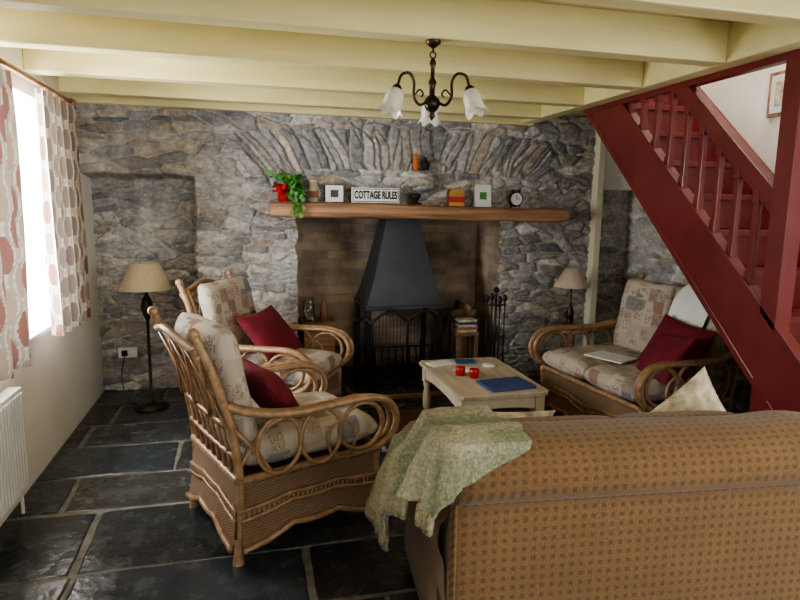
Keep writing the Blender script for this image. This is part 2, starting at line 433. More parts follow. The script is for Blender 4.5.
m.build('wall_rear',[M_plaster])
m=MB(); SXX=2.34
m.add(box(LX-.4,SXX-.1,-2.25,BY+.1,CZ,CZ+.12),0,False); m.add(box(SXX-.1,RX,-2.25,.8,CZ,CZ+.12),0,False)
m.build('ceiling',[M_ceil])
def zl(y): return .6+(y-2.2)*.904
m=MB(); m.add(box(SXX-.11,SXX-.004,.8,5.3,CZ+.05,4.6),0,False); m.build('wall_stairwell_left',[M_plaster])
m=MB(); m.add(prism([(1.2,0.0),(1.6,0.0),(4.35,zl(4.35)-.03),(5.3,zl(4.35)-.03),(5.3,4.6),(1.2,4.6)],'x',WX,WX+.05),0,False); m.build('wall_stairwell_right',[M_plaster])
m=MB(); m.add(box(SXX,RX,.7,.8,CZ,4.6),0,False); m.build('wall_stairwell_front',[M_plaster])
m=MB(); m.add(box(SXX,RX,5.2,5.3,CZ+.13,4.6),0,False); m.build('wall_stairwell_back',[M_plaster])
m=MB(); m.add(box(SXX-.1,RX,.7,5.3,4.6,4.7),0,False); m.build('ceiling_stairwell',[M_plaster])
m=MB(); m.add(box(SXX+.04,RX,4.34,5.2,2.3,2.5),0,False); m.build('floor_landing',[M_beam])
ys=[4.45,3.83,3.2,2.57,1.94,1.3,.65,0,-.7,-1.4]
for i,y in enumerate(ys):
    m=MB(); m.add(box(LX,SXX-.11,y-.045,y+.055,BZ,CZ+.005),0,False); m.build('ceiling_beam',[M_beam],bevel=.008)
m=MB(); m.add(box(LX,SXX-.0,BY-.09,BY+.02,BZ-.01,CZ+.005),0,False); m.build('trim_wall_plate',[M_beam],bevel=.006)
m=MB(); m.add(box(SXX-.11,SXX-.004,-2.1,BY+.1,BZ,CZ+.05),0,False); m.build('ceiling_beam_trimmer',[M_beam],bevel=.006)
m=MB(); m.add(box(2.965,3.03,BY-.10,BY+.02,0,CZ),0,False); m.build('trim_post',[M_post],bevel=.006)
# ------------------------------------------------------------ window, curtains
m=MB()
fx=LX-.3
for (a,b,c,d) in ((WY0,WY0+.06,WZ0,WZ1),(WY1-.06,WY1,WZ0,WZ1),(WY0,WY1,WZ0,WZ0+.06),(WY0,WY1,WZ1-.06,WZ1),(3.34,3.40,WZ0,WZ1)):
    m.add(box(fx-.03,fx+.03,a,b,c,d),0,False)
m.add(box(fx-.015,fx+.015,WY0,WY1,1.62,1.65),0,False)
m.build('window_1',[M_white],bevel=.004)
m=MB(); m.add(box(LX-.4,LX+.03,WY0-.0,WY1+.0,WZ0-.03,WZ0),0,False); m.build('trim_window_sill',[M_white],bevel=.006)
def curtain(y0,y1,z0,z1,folds,ph,amp=.045,x=-1.045,base=(.56,.51,.44),ps=1):
    cloth=(y1-y0)*1.45
    nu=int(cloth/.006);nv=int((z1-z0)/.007)
    cols=[]; vs=[]
    for i in range(nu+1):
        u=i/nu
        for j in range(nv+1):
            v=j/nv; z=z0+(z1-z0)*v
            fl=1-.35*v
            xx=x+amp*fl*math.sin(2*math.pi*folds*u+ph+.6*math.sin(v*2.2))+.012*noise.noise(Vector((u*9,v*2,ph)))
            yy=y0+(y1-y0)*u+.012*math.sin(4*math.pi*folds*u)+(.02*(1-v)*math.sin(3*u))
            vs.append((xx,yy,z))
            s=u*cloth; cw,ch=.105*ps,.17*ps
            best=None
            for rr in (0,1):
                a=s/cw+.5*rr; b=z/ch+.5*rr
                ca=math.floor(a);cb=math.floor(b); fa=a-ca-.5;fb=b-cb-.5
                w=.44*math.cos(min(1,abs(fb)*2.0)*math.pi/2)
                e=abs(fa)/max(w,.001)
                if e<1 and abs(fb)<.49:
                    best=(e,abs(fb),(ca+cb*2+rr)%4)
            c=base
            if best:
                e,fbb,k=best
                pc=[(.20,.10,.08),(.25,.21,.18),(.29,.22,.17),(.23,.19,.17)][k]
                c=pc if (e<.60 and fbb<.36) else (base if e<.76 else tuple(q*.62 for q in base))
            cols.append(c)
    fs=[(i*(nv+1)+j,(i+1)*(nv+1)+j,(i+1)*(nv+1)+j+1,i*(nv+1)+j+1) for i in range(nu) for j in range(nv)]
    m=MB(); m.add((vs,fs),0,True,col=cols); m.build('curtain',[M_curtain])
curtain(2.35,3.22,.74,2.09,4,0,base=(.42,.375,.315),ps=1.35)
curtain(3.62,4.24,.76,2.09,4,1.2)
m=MB(); m.add(tube([(-1.05,2.2,2.12),(-1.05,4.28,2.12)],.014,10),0); m.add(ball((-1.05,4.30,2.12),.028),0); m.add(ball((-1.05,2.18,2.12),.028),0)
for y in (2.28,4.24): m.add(bar((LX,y,2.12),(-1.05,y,2.12),.02,.02),0,False)
m.build('curtain_rod',[M_pole])
m=MB(); m.add(box(-1.3,-1.22,3.55,3.72,WZ0,WZ0+.10),0,False); m.build('tissue_box',[M_blue],bevel=.006)
m=MB()
ry0,ry1=1.9,3.12
m.add(box(-1.12,-1.06,ry0,ry1,.13,.63),0,False)
n=36
for i in range(n):
    y=ry0+.02+(ry1-ry0-.04)*(i+.5)/n
    m.add(box(-1.062,-1.05,y-.011,y+.011,.15,.61),0,False)
m.add(tube([(-1.09,ry1-.03,.14),(-1.09,ry1-.03,0)],.009),0); m.add(box(-1.149,-1.12,ry0+.2,ry0+.25,.3,.5),0,False); m.add(box(-1.149,-1.12,ry1-.25,ry1-.2,.3,.5),0,False)
m.add(box(-1.10,-1.08,ry0+.02,ry0+.04,0,.14),0,False)
m.build('radiator',[M_rad],bevel=.004)
# ------------------------------------------------------------ staircase
st=MB()
yb=2.2-.6/.904; SR=WX-.004
for x0,x1 in ((SXX+.004,SXX+.045),(SR-.03,SR)):
    st.add(prism([(yb-.398,0),(yb,0),(4.3,zl(4.3)),(4.3,zl(4.3)+.36)],'x',x0,x1),0,False)
for i in range(1,13):
    y=1.43+.221*(i-1); z=.2*i
    st.add(box(SXX+.04,SR-.02,y-.025,y+.235,z-.035,z),0,False)
    st.add(box(SXX+.04,SR-.02,y,y+.02,z-.2,z-.03),0,False)
st.add(prism([(yb+.02,.0),(yb+.06,0),(4.3,zl(4.3)+.02),(4.3,zl(4.3)+.06)],'x',SXX+.04,SR),0,False)
st.add(bar((SXX+.03,yb-.37,.03),(SXX+.03,4.28,zl(4.28)+.37),.06,.03),0,False)
st.add(bar((SXX+.011,yb+.02,.02),(SXX+.011,4.1,zl(4.1)+.015),.02,.035),0,False)
st.add(box(SXX-.000,SXX+.088,2.2,2.295,0,BZ+.02),0,False)
st.add(box(SXX-.0,SXX+.10,2.188,2.307,0,.16),0,False)
st.add(bar((SXX+.034,2.25,zl(2.25)+.88),(SXX+.034,3.02,zl(3.02)+.88),.06,.065),0,False)
st.add(bar((SXX+.034,2.25,zl(2.25)+.83),(SXX+.034,3.06,zl(3.06)+.83),.035,.05),0,False)
st.add(box(SXX-.001,SXX+.06,2.2,3.95,BZ-.03,BZ+.07),0,False)
y=2.40
while y<3.72:
    top=min(zl(y)+.84,BZ)
    b0=zl(y)+.34
    x=SXX+.032
    if top-b0>.1:
        q=(top-b0)
        st.add(box(x-.02,x+.02,y-.02,y+.02,b0,b0+.12*q+.04),0,False); st.add(box(x-.02,x+.02,y-.02,y+.02,top-.12*q-.02,top),0,False)
        st.add(box(x-.014,x+.014,y-.016,y+.016,b0,top),0,False)
    y+=.132
st.build('staircase',[M_red],bevel=.004)
m=MB(); pcx=WX-.012; m.add(box(pcx-.012,pcx+.01,2.93,3.14,2.07,2.33),0,False); m.add(box(pcx-.015,pcx-.011,2.95,3.12,2.09,2.31),1,False); m.add(box(pcx-.018,pcx-.014,2.985,3.085,2.13,2.27),2,False)
m.build('picture_frame',[M_wood,M_paper,M_floral],bevel=.002)
# ------------------------------------------------------------ wicker seats
def wicker(name,W,loc,ang,nc=1):
    m=MB(); hw=W/2
    def px(z):
        pts=[(0,-.35),(.2,-.335),(.4,-.335),(.65,-.375),(.88,-.45),(1.0,-.50)]
        for (a,b),(c,d) in zip(pts,pts[1:]):
            if z<=c: return b+(d-b)*(z-a)/(c-a)
        return -.5
    for sy in (-1,1):
        y=sy*hw
        for off,rr in ((0,.018),(.042,.012)):
            yy=y-sy*off
            P=cr([(px(z)+off*.1,yy,z) for z in (0.0 if off==0 else .1,.2,.4,.65,.88,1.0-off)])
            m.add(tube(P,rr),0)
        m.add(ball((px(1.0)-.003,y,1.01),.024),0)
        m.add(lathe([(.026,0),(.02,.05),(.018,.12)],10,(-.35,y,0)),0)
        m.add(tube(cr([(.39,y,0),(.35,y,.1),(.34,y,.24),(.345,y,.37)]),[.024]*6+[.019]*13),0)
        yo=y+sy*.055
        arm=[(-.385,y,.70),(-.30,y+sy*.03,.665),(-.12,yo,.635),(.10,yo,.635),(.26,yo,.635),(.37,yo,.60),(.42,yo,.52),(.39,yo,.43),(.30,y+sy*.03,.375),(.16,y,.36)]
        m.add(tube(cr(arm),.018),0)
        arm2=[(p[0]*.97+.0,p[1]-sy*.036,p[2]-.002) for p in arm]
        m.add(tube(cr(arm2[:-1]),.015),0)
        def loop(cx,cz,rx,rz,rr=.010,rot=0):
            P=[]
            for k in range(20):
                a=2*math.pi*k/20; xx=rx*math.cos(a);zz=rz*math.sin(a)
                P.append((cx+xx*math.cos(rot)-zz*math.sin(rot),y+sy*.035,cz+xx*math.sin(rot)+zz*math.cos(rot)))
            m.add(tube(P,rr,6,True),0)
        loop(.24,.50,.115,.11,.012); loop(.03,.50,.10,.125,.010); loop(-.17,.50,.10,.125,.010); loop(.135,.46,.07,.09,.008)
        m.add(tube(cr([(-.34,y,.42),(-.2,y+sy*.03,.60),(0,y+sy*.04,.61)]),.010,6),0)
        m.add(tube(cr([(-.36,y,.60),(-.28,y+sy*.02,.50),(-.2,y+sy*.02,.38)]),.010,6),0)
    def skirt(p0,p1,nseg,out):
        p0=Vector(p0);p1=Vector(p1);L=(p1-p0).length;o=Vector(out)
        def zb(s): return .07+.075*abs(math.sin(math.pi*s*nseg))**.8-.02*abs(math.sin(3*math.pi*s*nseg))
        def f(s,t):
            z=zb(s)+(.365-zb(s))*t; q=p0+(p1-p0)*s+o*(.035*(1-t)**1.5)
            return (q.x,q.y,z)
        m.add(surf(f,30,8),1,True)
        g=lambda s,t:tuple(Vector(f(s,t))+o*.006)
        m.add(tube([g(i/30,0) for i in range(31)],.014,6),0)
        for t in (.42,.56,1.0): m.add(tube([g(i/30,t) if t<1 else (f(i/30,t)[0],f(i/30,t)[1],.365) for i in range(31)],.009 if t<1 else .019,6),0)
        n=int(L/.022)
        for i in range(n):
            s=(i+.5)/n
            m.add(tube([g(s,.42),g(s,.56)],.0055,5),0)
    skirt((-.34,-hw,0),(.34,-hw,0),1,(0,-1,0)); skirt((-.34,hw,0),(.34,hw,0),1,(0,1,0))
    ns=max(1,round(W/.55)); skirt((.34,-hw,0),(.34,hw,0),ns,(1,0,0)); skirt((-.34,-hw,0),(-.34,hw,0),ns,(-1,0,0))
    m.add(box(-.33,.33,-hw+.01,hw-.01,.33,.355),1,False)
    for z,rr in ((.47,.012),(.60,.012),(.92,.012)):
        m.add(tube([(px(z)-.01*math.sin(math.pi*i/10),-hw+W*i/10,z) for i in range(11)],rr),0)
    m.add(tube(cr([(px(.97),-hw,.93),(px(.98)-.02,-hw*.55,.955),(px(1.0)-.03,0,.985),(px(.98)-.02,hw*.55,.955),(px(.97),hw,.93)]),.017),0)
    n=max(6,int(W/.07))
    for i in range(1,n):
        y=-hw+W*i/n
        m.add(tube([(px(z)-.006,y,z) for z in (.37,.5,.62,.75,.85,.94)],.008,5),0)
    nd=max(3,int(W/.16))
    for i in range(nd):
        ya=-hw+W*i/nd; yb_=-hw+W*(i+1)/nd
        m.add(tube([(px(.6)-.016,ya,.6),(px(.76)-.016,(ya+yb_)/2,.76),(px(.92)-.016,yb_,.92)],.007,5),0)
        m.add(tube([(px(.6)-.02,yb_,.6),(px(.76)-.02,(ya+yb_)/2,.76),(px(.92)-.02,ya,.92)],.007,5),0)
    m.add(surf(lambda s,t:(px(.37+.1*t)-.004,-hw+W*s,.37+.1*t),10,3),1)
    cw=(W-.05)/nc
    for k in range(nc):
        cy=-W/2+.025+cw*(k+.5)
        M=Matrix.Translation((.035,cy,.445))
        m.add(cushion(.68,cw-.006,.15,6,.3,22,0,.012),2,True,M)
        up=Vector((-.20,0,.98)).normalized(); yv=Vector((0,1,0)); nz=yv.cross(up)
        M=frame((-.315,cy,.74),yv,up,nz)
        m.add(cushion(cw-.01,.52,.14,5,.35,22,0,.014),2,True,M)
        M=frame((-.365,cy,.915),yv,up,nz)
        m.add(cushion(cw-.03,.17,.165,3,.45,16,0,.012),2,True,M)
    ob=m.build(name,[M_cane,M_weave,M_patch],loc,ang)
    return ob
def pillow(name,mat,parentmat,c,xa,ya,size=(.44,.44),h=.15):
    xa=Vector(xa).normalized(); ya=Vector(ya); ya=(ya-xa*ya.dot(xa)).normalized(); za=xa.cross(ya)
    m=MB(); m.add(cushion(size[0],size[1],h,2.2,.55,18,.10,.02),0)
    m.build(name,[mat],rotm=parentmat@frame(c,xa,ya,za))
def TM(loc,ang): return Matrix.Translation(loc)@Matrix.Rotation(ang,4,'Z')
A1=math.radians(21.6); L1=(.146,2.836,0)
wicker('wicker_armchair',.60,L1,A1)
pillow('crimson_cushion',M_crim,TM(L1,A1),(-.04,.06,.60),(0,1,.1),(-.62,0,.75),(.46,.38),.16)
A2=math.radians(-29); L2=(.16,4.0,0)
wicker('wicker_armchair',.60,L2,A2)
pillow('crimson_cushion',M_crim,TM(L2,A2),(-.04,.04,.64),(0,1,.02),(-.62,0,.75),(.50,.40),.15)
A3=math.radians(186); L3=(2.46,3.40,0)
wicker('wicker_loveseat',1.0,L3,A3,2)
T3=TM(L3,A3)
pillow('crimson_cushion',M_crim,T3,(-.09,.28,.66),(0,1,-.1),(-.5,0,.85),(.42,.36),.15)
pillow('crimson_cushion',M_crim,T3,(.06,.34,.62),(.25,1,.15),(-.6,0,.8),(.40,.34),.14)
m=MB(); m.add(box(-.1,.1,-.14,.14,.0,.008),0,False); m.build('magazine',[M_paper],rotm=T3@Matrix.Translation((.13,-.04,.530))@Matrix.Rotation(.3,4,'Z'))
m=MB()
pth=cr([(-.50,0,.86),(-.49,0,.98),(-.42,0,1.025),(-.335,0,1.0),(-.275,0,.92),(-.245,0,.82),(-.215,0,.70)],8)
def clf(u,v):
    P=pth[min(len(pth)-1,int(round(v*(len(pth)-1))))]; n=1+.35*math.sin(u*17+v*3)
    return (P.x+.008*n+.006,.08+.32*u*(1-.12*v)+.02*math.sin(v*5),P.z+.006*n-.03*v*u)
m.add(surf(clf,30,len(pth)-1),0)
m.build('white_cloth',[M_white],rotm=T3)
# ------------------------------------------------------------ sofa
SL=(.545,1.50,0); SA=math.radians(-5.5); TS=TM(SL,SA); SW=1.26
m=MB()
prof=[(.03,.05),(.01,.12),(0,.3),(0,.5),(-.002,.64),(-.004,.672),(-.028,.682),(-.052,.71),(-.058,.745),(-.05,.79),(-.025,.825),(.02,.85),(.085,.858),(.16,.845),(.21,.81),(.235,.75),(.24,.6),(.24,.3),(.24,.05)]
secs=[(0,.0),(.0,.55),(.006,.80),(.02,.89),(.045,.95),(.09,.985),(.16,1),(.3,1.004),(.62,1.008),(.94,1.0),(SW-.16,.995),(SW-.09,.975),(SW-.045,.94),(SW-.02,.88),(SW-.006,.79),(SW,.55),(SW,.0)]
def zsc(pz,s): return .45+(pz-.45)*(.7+.3*s if s>.5 else s*1.57)
vs=[];n=len(prof)
for x,s in secs:
    for (py,pz) in prof:
        sag=.007*math.sin(x*5+1)+.005*math.sin(x*13) if pz>.7 else 0
        vs.append((x,.10+(py-.10)*s,zsc(pz,s)+sag))
fs=[(i*n+j,i*n+(j+1)%n,(i+1)*n+(j+1)%n,(i+1)*n+j) for i in range(len(secs)-1) for j in range(n)]
m.add((vs,fs),0,True)
m.add(tube([( .02+ (SW-.04)*i/30,-.004,.675) for i in range(31)],.006,6),0)
for x in (.012,SW-.012): m.add(tube([(x,.014,z) for z in (.06,.2,.4,.6,.665)],.006,6),0)
ap=[(0,.05),(-.0,.3),(-.01,.46),(-.03,.52),(-.025,.58),(.02,.625),(.09,.635),(.15,.61),(.175,.56),(.175,.05)]
for side in (0,1):
    pr=[((p[0]) if side==0 else SW-p[0],p[1]) for p in ap]
    n=len(pr); vs=[]; ss=[(.05,1),(.3,1),(.6,1),(.80,1),(.83,.96),(.842,.85),(.845,.5),(.845,.0)]
    mx=sum(p[0] for p in pr)/n
    for y,s in ss:
        for (p,q) in pr: vs.append((mx+(p-mx)*s,y,.33+(q-.33)*s))
    fs=[(i*n+j,i*n+(j+1)%n,(i+1)*n+(j+1)%n,(i+1)*n+j) for i in range(len(ss)-1) for j in range(n)]
    m.add((vs,fs),0,True)
m.add(box(.14,SW-.14,.2,.80,.05,.30),0,False)
for k in range(2):
    w=(SW-.36)/2; M=Matrix.Translation((.18+w*(k+.5),.54,.38)); m.add(cushion(w,.60,.18,6,.3,16),0,True,M)
    M=frame((.18+w*(k+.5),.31,.60),(1,0,0),Vector((0,-.15,1)).normalized(),Vector((0,-1,-.15)).normalized()); m.add(cushion(w,.40,.18,5,.35,16),0,True,M)
for x in (.08,SW-.08):
    for y in (.07,.76): m.add(lathe([(.001,0),(.02,0),(.028,.06)],10,(x,y,0)),1)
m.build('sofa',[M_sofa,M_wood],SL,SA)
pillow('floral_cushion',M_floral,TS,(1.04,.47,.645),(1,0,.8),(-.8,-.15,1),(.40,.40),.16)
pillow('floral_cushion',M_floral,TS,(.27,.50,.63),(1,.1,-.03),(0,-.5,1),(.42,.34),.15)
# blanket
def topz(q): return .882-(.235)*sm(.2,.42,q)
cols=[]
def blf(u,v):
    p=-(.21+.09*sm(.15,.5,v))+(.40+.07*sm(.15,.5,v))*u+.015*math.sin(v*9)
    k=max(0,min(1,(p+.05)/.25))
    q=(-.15+.13*k)+(.86-.52*k)*v
    n1=noise.noise(Vector((p*9,q*9,1)))
    fold=math.sin(q*26+2*math.sin(q*7))
    if p>=0 and q>=0: P=[p,q,topz(q)+.010*n1+.006*fold]
    elif p<0 and q>=0: P=[-.048-.03*(.5+.5*fold)*min(1,-p*6)-.09*min(1,-p*4),q,topz(q)+p*.98]
    elif p>=0: P=[p,-.074-.014*(.5+.5*math.sin(p*45))*min(1,-q*8),topz(0)+q]
    else:
        d=math.hypot(p,q); a=math.atan2(-q,-p); r=.06+.16*d
        P=[-r*math.cos(a)*(1+.1*math.sin(a*9)),-.02-r*math.sin(a),topz(0)-min(d,.21+.2*max(0,d-.21))*.95]
    P[0]-=.018*(1-u)*abs(n1)
    return P
NU,NV=90,110
vf=surf(blf,NU,NV)
BC=[(.31,.32,.21),(.43,.41,.29),(.24,.255,.16),(.36,.32,.22),(.40,.40,.29)]
for i in range(NU+1):
    for j in range(NV+1):
        t=j/NV*8+.15*math.sin(i*.15)
        a=int(t)%5; c=BC[a]; w=(t%1)
        if w<.15 or ((i/NU*12)%1)<.12: c=tuple(.45*c[q]+.55*BC[(a+2)%5][q] for q in range(3))
        cols.append(c)
m=MB(); m.add(vf,0,True,col=cols)
for i in range(80):
    v=i/79; P=Vector(blf(0,v)); q=P+Vector((U(-.008,.008),U(-.01,.01),-.045))
    m.add(tube([P,(P+q)/2+Vector((U(-.004,.004),0,0)),q],.003,4),0,col=(.36,.32,.21))
bl=m.build('throw_blanket',[M_blanket],SL,SA)
sd=bl.modifiers.new('thick','SOLIDIFY'); sd.thickness=.008
# ------------------------------------------------------------ coffee table
m=MB(); x0,x1,y0,y1=1.17,1.76,3.17,4.04; H=.41
m.add(prism([(x0,y0+.03),(x0+.03,y0),(x1-.03,y0),(x1,y0+.03),(x1,y1-.03),(x1-.03,y1),(x0+.03,y1),(x0,y1-.03)],'z',H-.025,H),0,False)
def apron(p,q):
    p=Vector(p);q=Vector(q)
    def f(s,t): 
        zb=H-.13+.035*math.sin(math.pi*s)**.6; z=zb+(H-.025-zb)*t; r=p+(q-p)*s; return (r.x,r.y,z)
    m.add(surf(f,20,2),1,True)
a=.035
apron((x0+a,y0+a,0),(x1-a,y0+a,0));apron((x0+a,y1-a,0),(x1-a,y1-a,0));apron((x0+a,y0+a,0),(x0+a,y1-a,0));apron((x1-a,y0+a,0),(x1-a,y1-a,0))
for x in (x0+.055,x1-.055):
    for y in (y0+.055,y1-.055):
        m.add(box(x-.03,x+.03,y-.03,y+.03,H-.14,H-.025),1,False)
        m.add(lathe([(.018,0),(.024,.015),(.02,.04),(.016,.055),(.026,.07),(.03,.12),(.028,.18),(.019,.215),(.028,.235),(.026,.25),(.03,.275)],14,(x,y,.008)),1)
m.build('coffee_table',[M_pine,M_pinel],bevel=.003)
for (x,y) in ((1.34,3.62),(1.41,3.55)):
    m=MB(); m.add(lathe([(.001,0),(.03,0),(.034,.055),(.03,.058),(.026,.05),(.001,.045)],18,(x,y,H)),0); m.build('red_candle',[M_redp])
m=MB(); m.add(box(-.15,.15,-.11,.11,0,.018),0,False); m.build('blue_book',[M_blue],(1.54,3.34,H),.1,bevel=.002)
m=MB(); m.add(box(-.09,.09,-.06,.06,0,.005),0,False); m.build('magazine',[M_paper],(1.30,3.92,H),.3)
m=MB(); m.add(box(-.07,.07,-.05,.05,0,.012),0,False); m.build('blue_book',[M_blue],(1.49,3.93,H),-.2,bevel=.002)
m=MB(); m.add(lathe([(.001,0),(.045,0),(.05,.008),(.044,.012),(.001,.008)],20,(1.62,3.80,H)),0); m.build('coaster_dish',[M_white])
m=MB(); m.add(box(-.07,.07,-.05,.05,0,.006),0,False); m.build('paper_card',[M_paper],(1.42,3.75,H),-.5)
# rug
def rugc(x,y):
    bx=min(x-.85,2.0-x);by=min(y-2.75,4.2-y);b=min(bx,by)
    if b<.04: return (.05,.03,.03)
    if b<.12: return (.20,.09,.05) if int((x+y)*25)%2 else (.06,.05,.06)
    k=math.sin(x*28)*math.sin(y*28)
    return (.16,.035,.03) if k>.2 else ((.05,.05,.07) if k<-.5 else (.12,.05,.04))
vs,fs=surf(lambda u,v:(.85+1.15*u,2.75+1.45*v,.007+.0*u),110,140)
m=MB(); m.add((vs,fs),0,True,col=[rugc(p[0],p[1]) for p in vs]); m.add(box(.85,2.0,2.75,4.2,.0,.0065),0,False,col=(.1,.05,.04)); m.build('rug',[M_rug])
# ------------------------------------------------------------ fireplace fittings
m=MB()
hx=1.265;hy=5.04
def hoodsec(z):
    if z<.72: w,d=.325,.27
    else:
        t=(z-.72)/(1.44-.72); w=.32-.185*t**.85; d=.26-.13*t
    return w,d
zs=[.66,.72]+[.72+.72*i/12 for i in range(1,13)]
vs=[]
for z in zs:
    w,d=hoodsec(z); vs+=[(hx-w,hy-d,z),(hx+w,hy-d,z),(hx+w,hy+d,z),(hx-w,hy+d,z)]
fs=[(i*4+j,i*4+(j+1)%4,(i+1)*4+(j+1)%4,(i+1)*4+j) for i in range(len(zs)-1) for j in range(4)]+[(0,3,2,1)]
m.add((vs,fs),0,False)
m.add(box(hx-.34,hx+.34,hy-.285,hy+.285,.655,.69),0,False)
for x in (hx-.31,hx+.31):
    for y in (hy-.24,hy+.24): m.add(box(x-.02,x+.02,y-.02,y+.02,.02,.66),1,False)
for i in range(9):
    x=hx-.24+.06*i; m.add(tube(cr([(x,hy-.18,.32),(x,hy-.17,.16),(x,hy+.15,.14)]),.008,6),1)
m.add(tube([(hx-.27,hy-.18,.32),(hx+.27,hy-.18,.32)],.01,6),1); 
for x in (hx-.26,hx+.26): m.add(tube([(x,hy-.18,.34),(x,hy-.18,.02)],.014,6),1); m.add(tube([(x,hy+.15,.3),(x,hy+.15,.02)],.012,6),1)
m.build('fire_hood',[M_hood,M_black],bevel=.004)
m=MB(); sy_=4.66
def panel(p,q,h0,h1):
    p=Vector(p);q=Vector(q)
    P=[]
    for i in range(25):
        s=i/24; z=h0+(h1-h0)*math.sin(math.pi*s); r=p+(q-p)*s; P.append(Vector((r.x,r.y,z)))
    m.add(tube([Vector((p.x,p.y,.0))]+P+[Vector((q.x,q.y,.0))],.012,6),0)
    m.add(tube([Vector((p.x,p.y,.06)),Vector((q.x,q.y,.06))],.009,6),0)
    n=10
    for i in range(1,n):
        s=i/n; r=p+(q-p)*s; z=h0+(h1-h0)*math.sin(math.pi*s); m.add(tube([Vector((r.x,r.y,.06)),Vector((r.x,r.y,z))],.0022,4),0)
    k=0
    while .09+k*.05<h0: 
        m.add(tube([Vector((p.x,p.y,.09+k*.05)),Vector((q.x,q.y,.09+k*.05))],.0012,3),0); k+=1
    mid=(p+q)/2
    m.add(tube([mid+Vector((.03*math.cos(a*.6),-.012,h1-.0+.0+.03*math.sin(a*.6))) for a in range(11)],.006,5,True),0)
panel((.96,sy_,0),(1.25,sy_-.02,0),.58,.66); panel((1.25,sy_-.02,0),(1.54,sy_,0),.58,.66)
panel((.84,sy_+.11,0),(.96,sy_,0),.56,.60); panel((1.54,sy_,0),(1.66,sy_+.11,0),.56,.60)
m.build('fire_screen',[M_black])
m=MB(); 
P=cr([(.75,4.72,.03),(.80,4.52,.03),(1.0,4.44,.03),(1.25,4.42,.03),(1.5,4.44,.03),(1.68,4.52,.03),(1.72,4.66,.03)])
m.add(tube(P,.014),0); m.add(tube([p-Vector((0,0,.018)) for p in P],.012),0); m.build('hearth_fender',[M_gold])
m=MB(); tx,ty=2.0,4.60
m.add(lathe([(.001,0),(.10,0),(.10,.015),(.02,.03),(.012,.05)],18,(tx,ty,0)),0); m.add(tube([(tx,ty,.03),(tx,ty,.80)],.01),0); m.add(ball((tx,ty,.83),.025),0)
m.add(tube([(tx-.09,ty,.70),(tx+.09,ty,.70)],.007),0); m.add(tube([(tx,ty-.09,.70),(tx,ty+.09,.70)],.007),0)
for k,(dx,dy) in enumerate(((-.08,0),(.08,0),(0,-.08),(0,.08))):
    m.add(tube([(tx+dx,ty+dy,.15),(tx+dx,ty+dy,.74)],.006),0); m.add(ball((tx+dx,ty+dy,.76),.02,10,1.6),0)
m.add(box(tx-.11,tx-.05,ty-.008,ty+.008,.06,.18),0,False); m.add(lathe([(.015,.22),(.035,.14),(.045,.06)],12,(tx+.08,ty,0)),0)
m.add(tube([(tx,ty-.08,.15),(tx+.03,ty-.09,.12)],.006),0); m.add(tube([(tx,ty+.08,.15),(tx+.03,ty+.09,.12)],.006),0)
m.build('fireplace_tool_set',[M_black])
m=MB(); w,h,x,y=.27,.50,1.86,4.99
m.add(lathe([(.001,0),(w*.42,0),(w*.5,h*.5),(w*.52,h),(w*.48,h),(w*.45,h*.5),(.001,.03)],22,(x,y,.02)),0)
m.add(tube([(x+w*.52*math.cos(a*.2618),y+w*.52*math.sin(a*.2618),h+.02) for a in range(24)],.012,6,True),0)
for k in range(5):
    a=U(0,3.1); c=Vector((x+U(-.02,.02),y+U(-.02,.02),h+.03+.05*(k//2))); d=Vector((math.cos(a),math.sin(a),U(-.1,.1)))*w*.42
    m.add(tube([c-d,c,c+d],U(.026,.036),9),1)
m.build('log_basket',[M_weave,M_log])
m=MB(); m.add(box(.44,.70,4.98,5.22,.02,.50),0,False); m.add(box(.42,.72,4.96,5.24,.50,.53),0,False); m.build('wooden_crate',[M_wood],bevel=.004)
m=MB(); m.add(lathe([(.001,0),(.045,0),(.05,.12),(.03,.17),(.03,.19)],16,(.50,5.08,.53)),0); m.build('glass_jar',[M_glass])
m=MB(); m.add(lathe([(.001,0),(.035,0),(.035,.13),(.012,.18),(.012,.23)],16,(.62,5.06,.53)),0); m.build('bottle',[M_clay])
m=MB()
for k in range(5): m.add(box(1.71+U(-.01,.01),1.87+U(-.01,.01),4.68,4.80,.46+.022*k,.48+.022*k),[1,2,1,3,1][k],False)
m.add(box(1.69,1.89,4.67,4.81,.43,.46),0,False)
for x in (1.71,1.87):
    for y in (4.69,4.79): m.add(box(x-.015,x+.015,y-.015,y+.015,0,.43),0,False)
m.build('stool_with_books',[M_log,M_floral,M_clay,M_blue],bevel=.002)
# ------------------------------------------------------------ mantel items
my=4.69
def mz(x): return 1.475-.012*(x-.17)/2.46+.055+.008*math.sin(x*2.3)-.008+.004
m=MB(); x=.985; z=mz(x)
m.add(box(-.19,.19,-.012,.012,0,.115),0,False); m.add(box(-.183,.183,-.014,-.011,.007,.108),1,False); m.add(box(-.178,.178,-.016,-.013,.012,.103),0,False)
sg=m.build('cottage_sign',[M_white,M_blk],(x,my,z+.002))
cu=bpy.data.curves.new('lettering','FONT'); cu.body='COTTAGE RULES'; cu.size=.062; cu.align_x='CENTER'; cu.align_y='CENTER'; cu.extrude=.001; cu.offset=.0022
cu.materials.append(M_blk)
to=bpy.data.objects.new('lettering',cu); sc.collection.objects.link(to); to.parent=sg; to.location=(0,-.018,.058); to.rotation_euler=(math.pi/2,0,0); to.scale=(.72,1.3,1)
m=MB(); m.add(box(-.068,.068,-.008,.008,0,.125),0,False); m.add(box(-.05,.05,-.010,-.007,.018,.107),1,False); m.add(box(-.03,.03,-.012,-.009,.035,.09),2,False)
m.build('photo_frame',[M_white,M_paper,M_hood],(.66,my,mz(.66)+.002),bevel=.002)
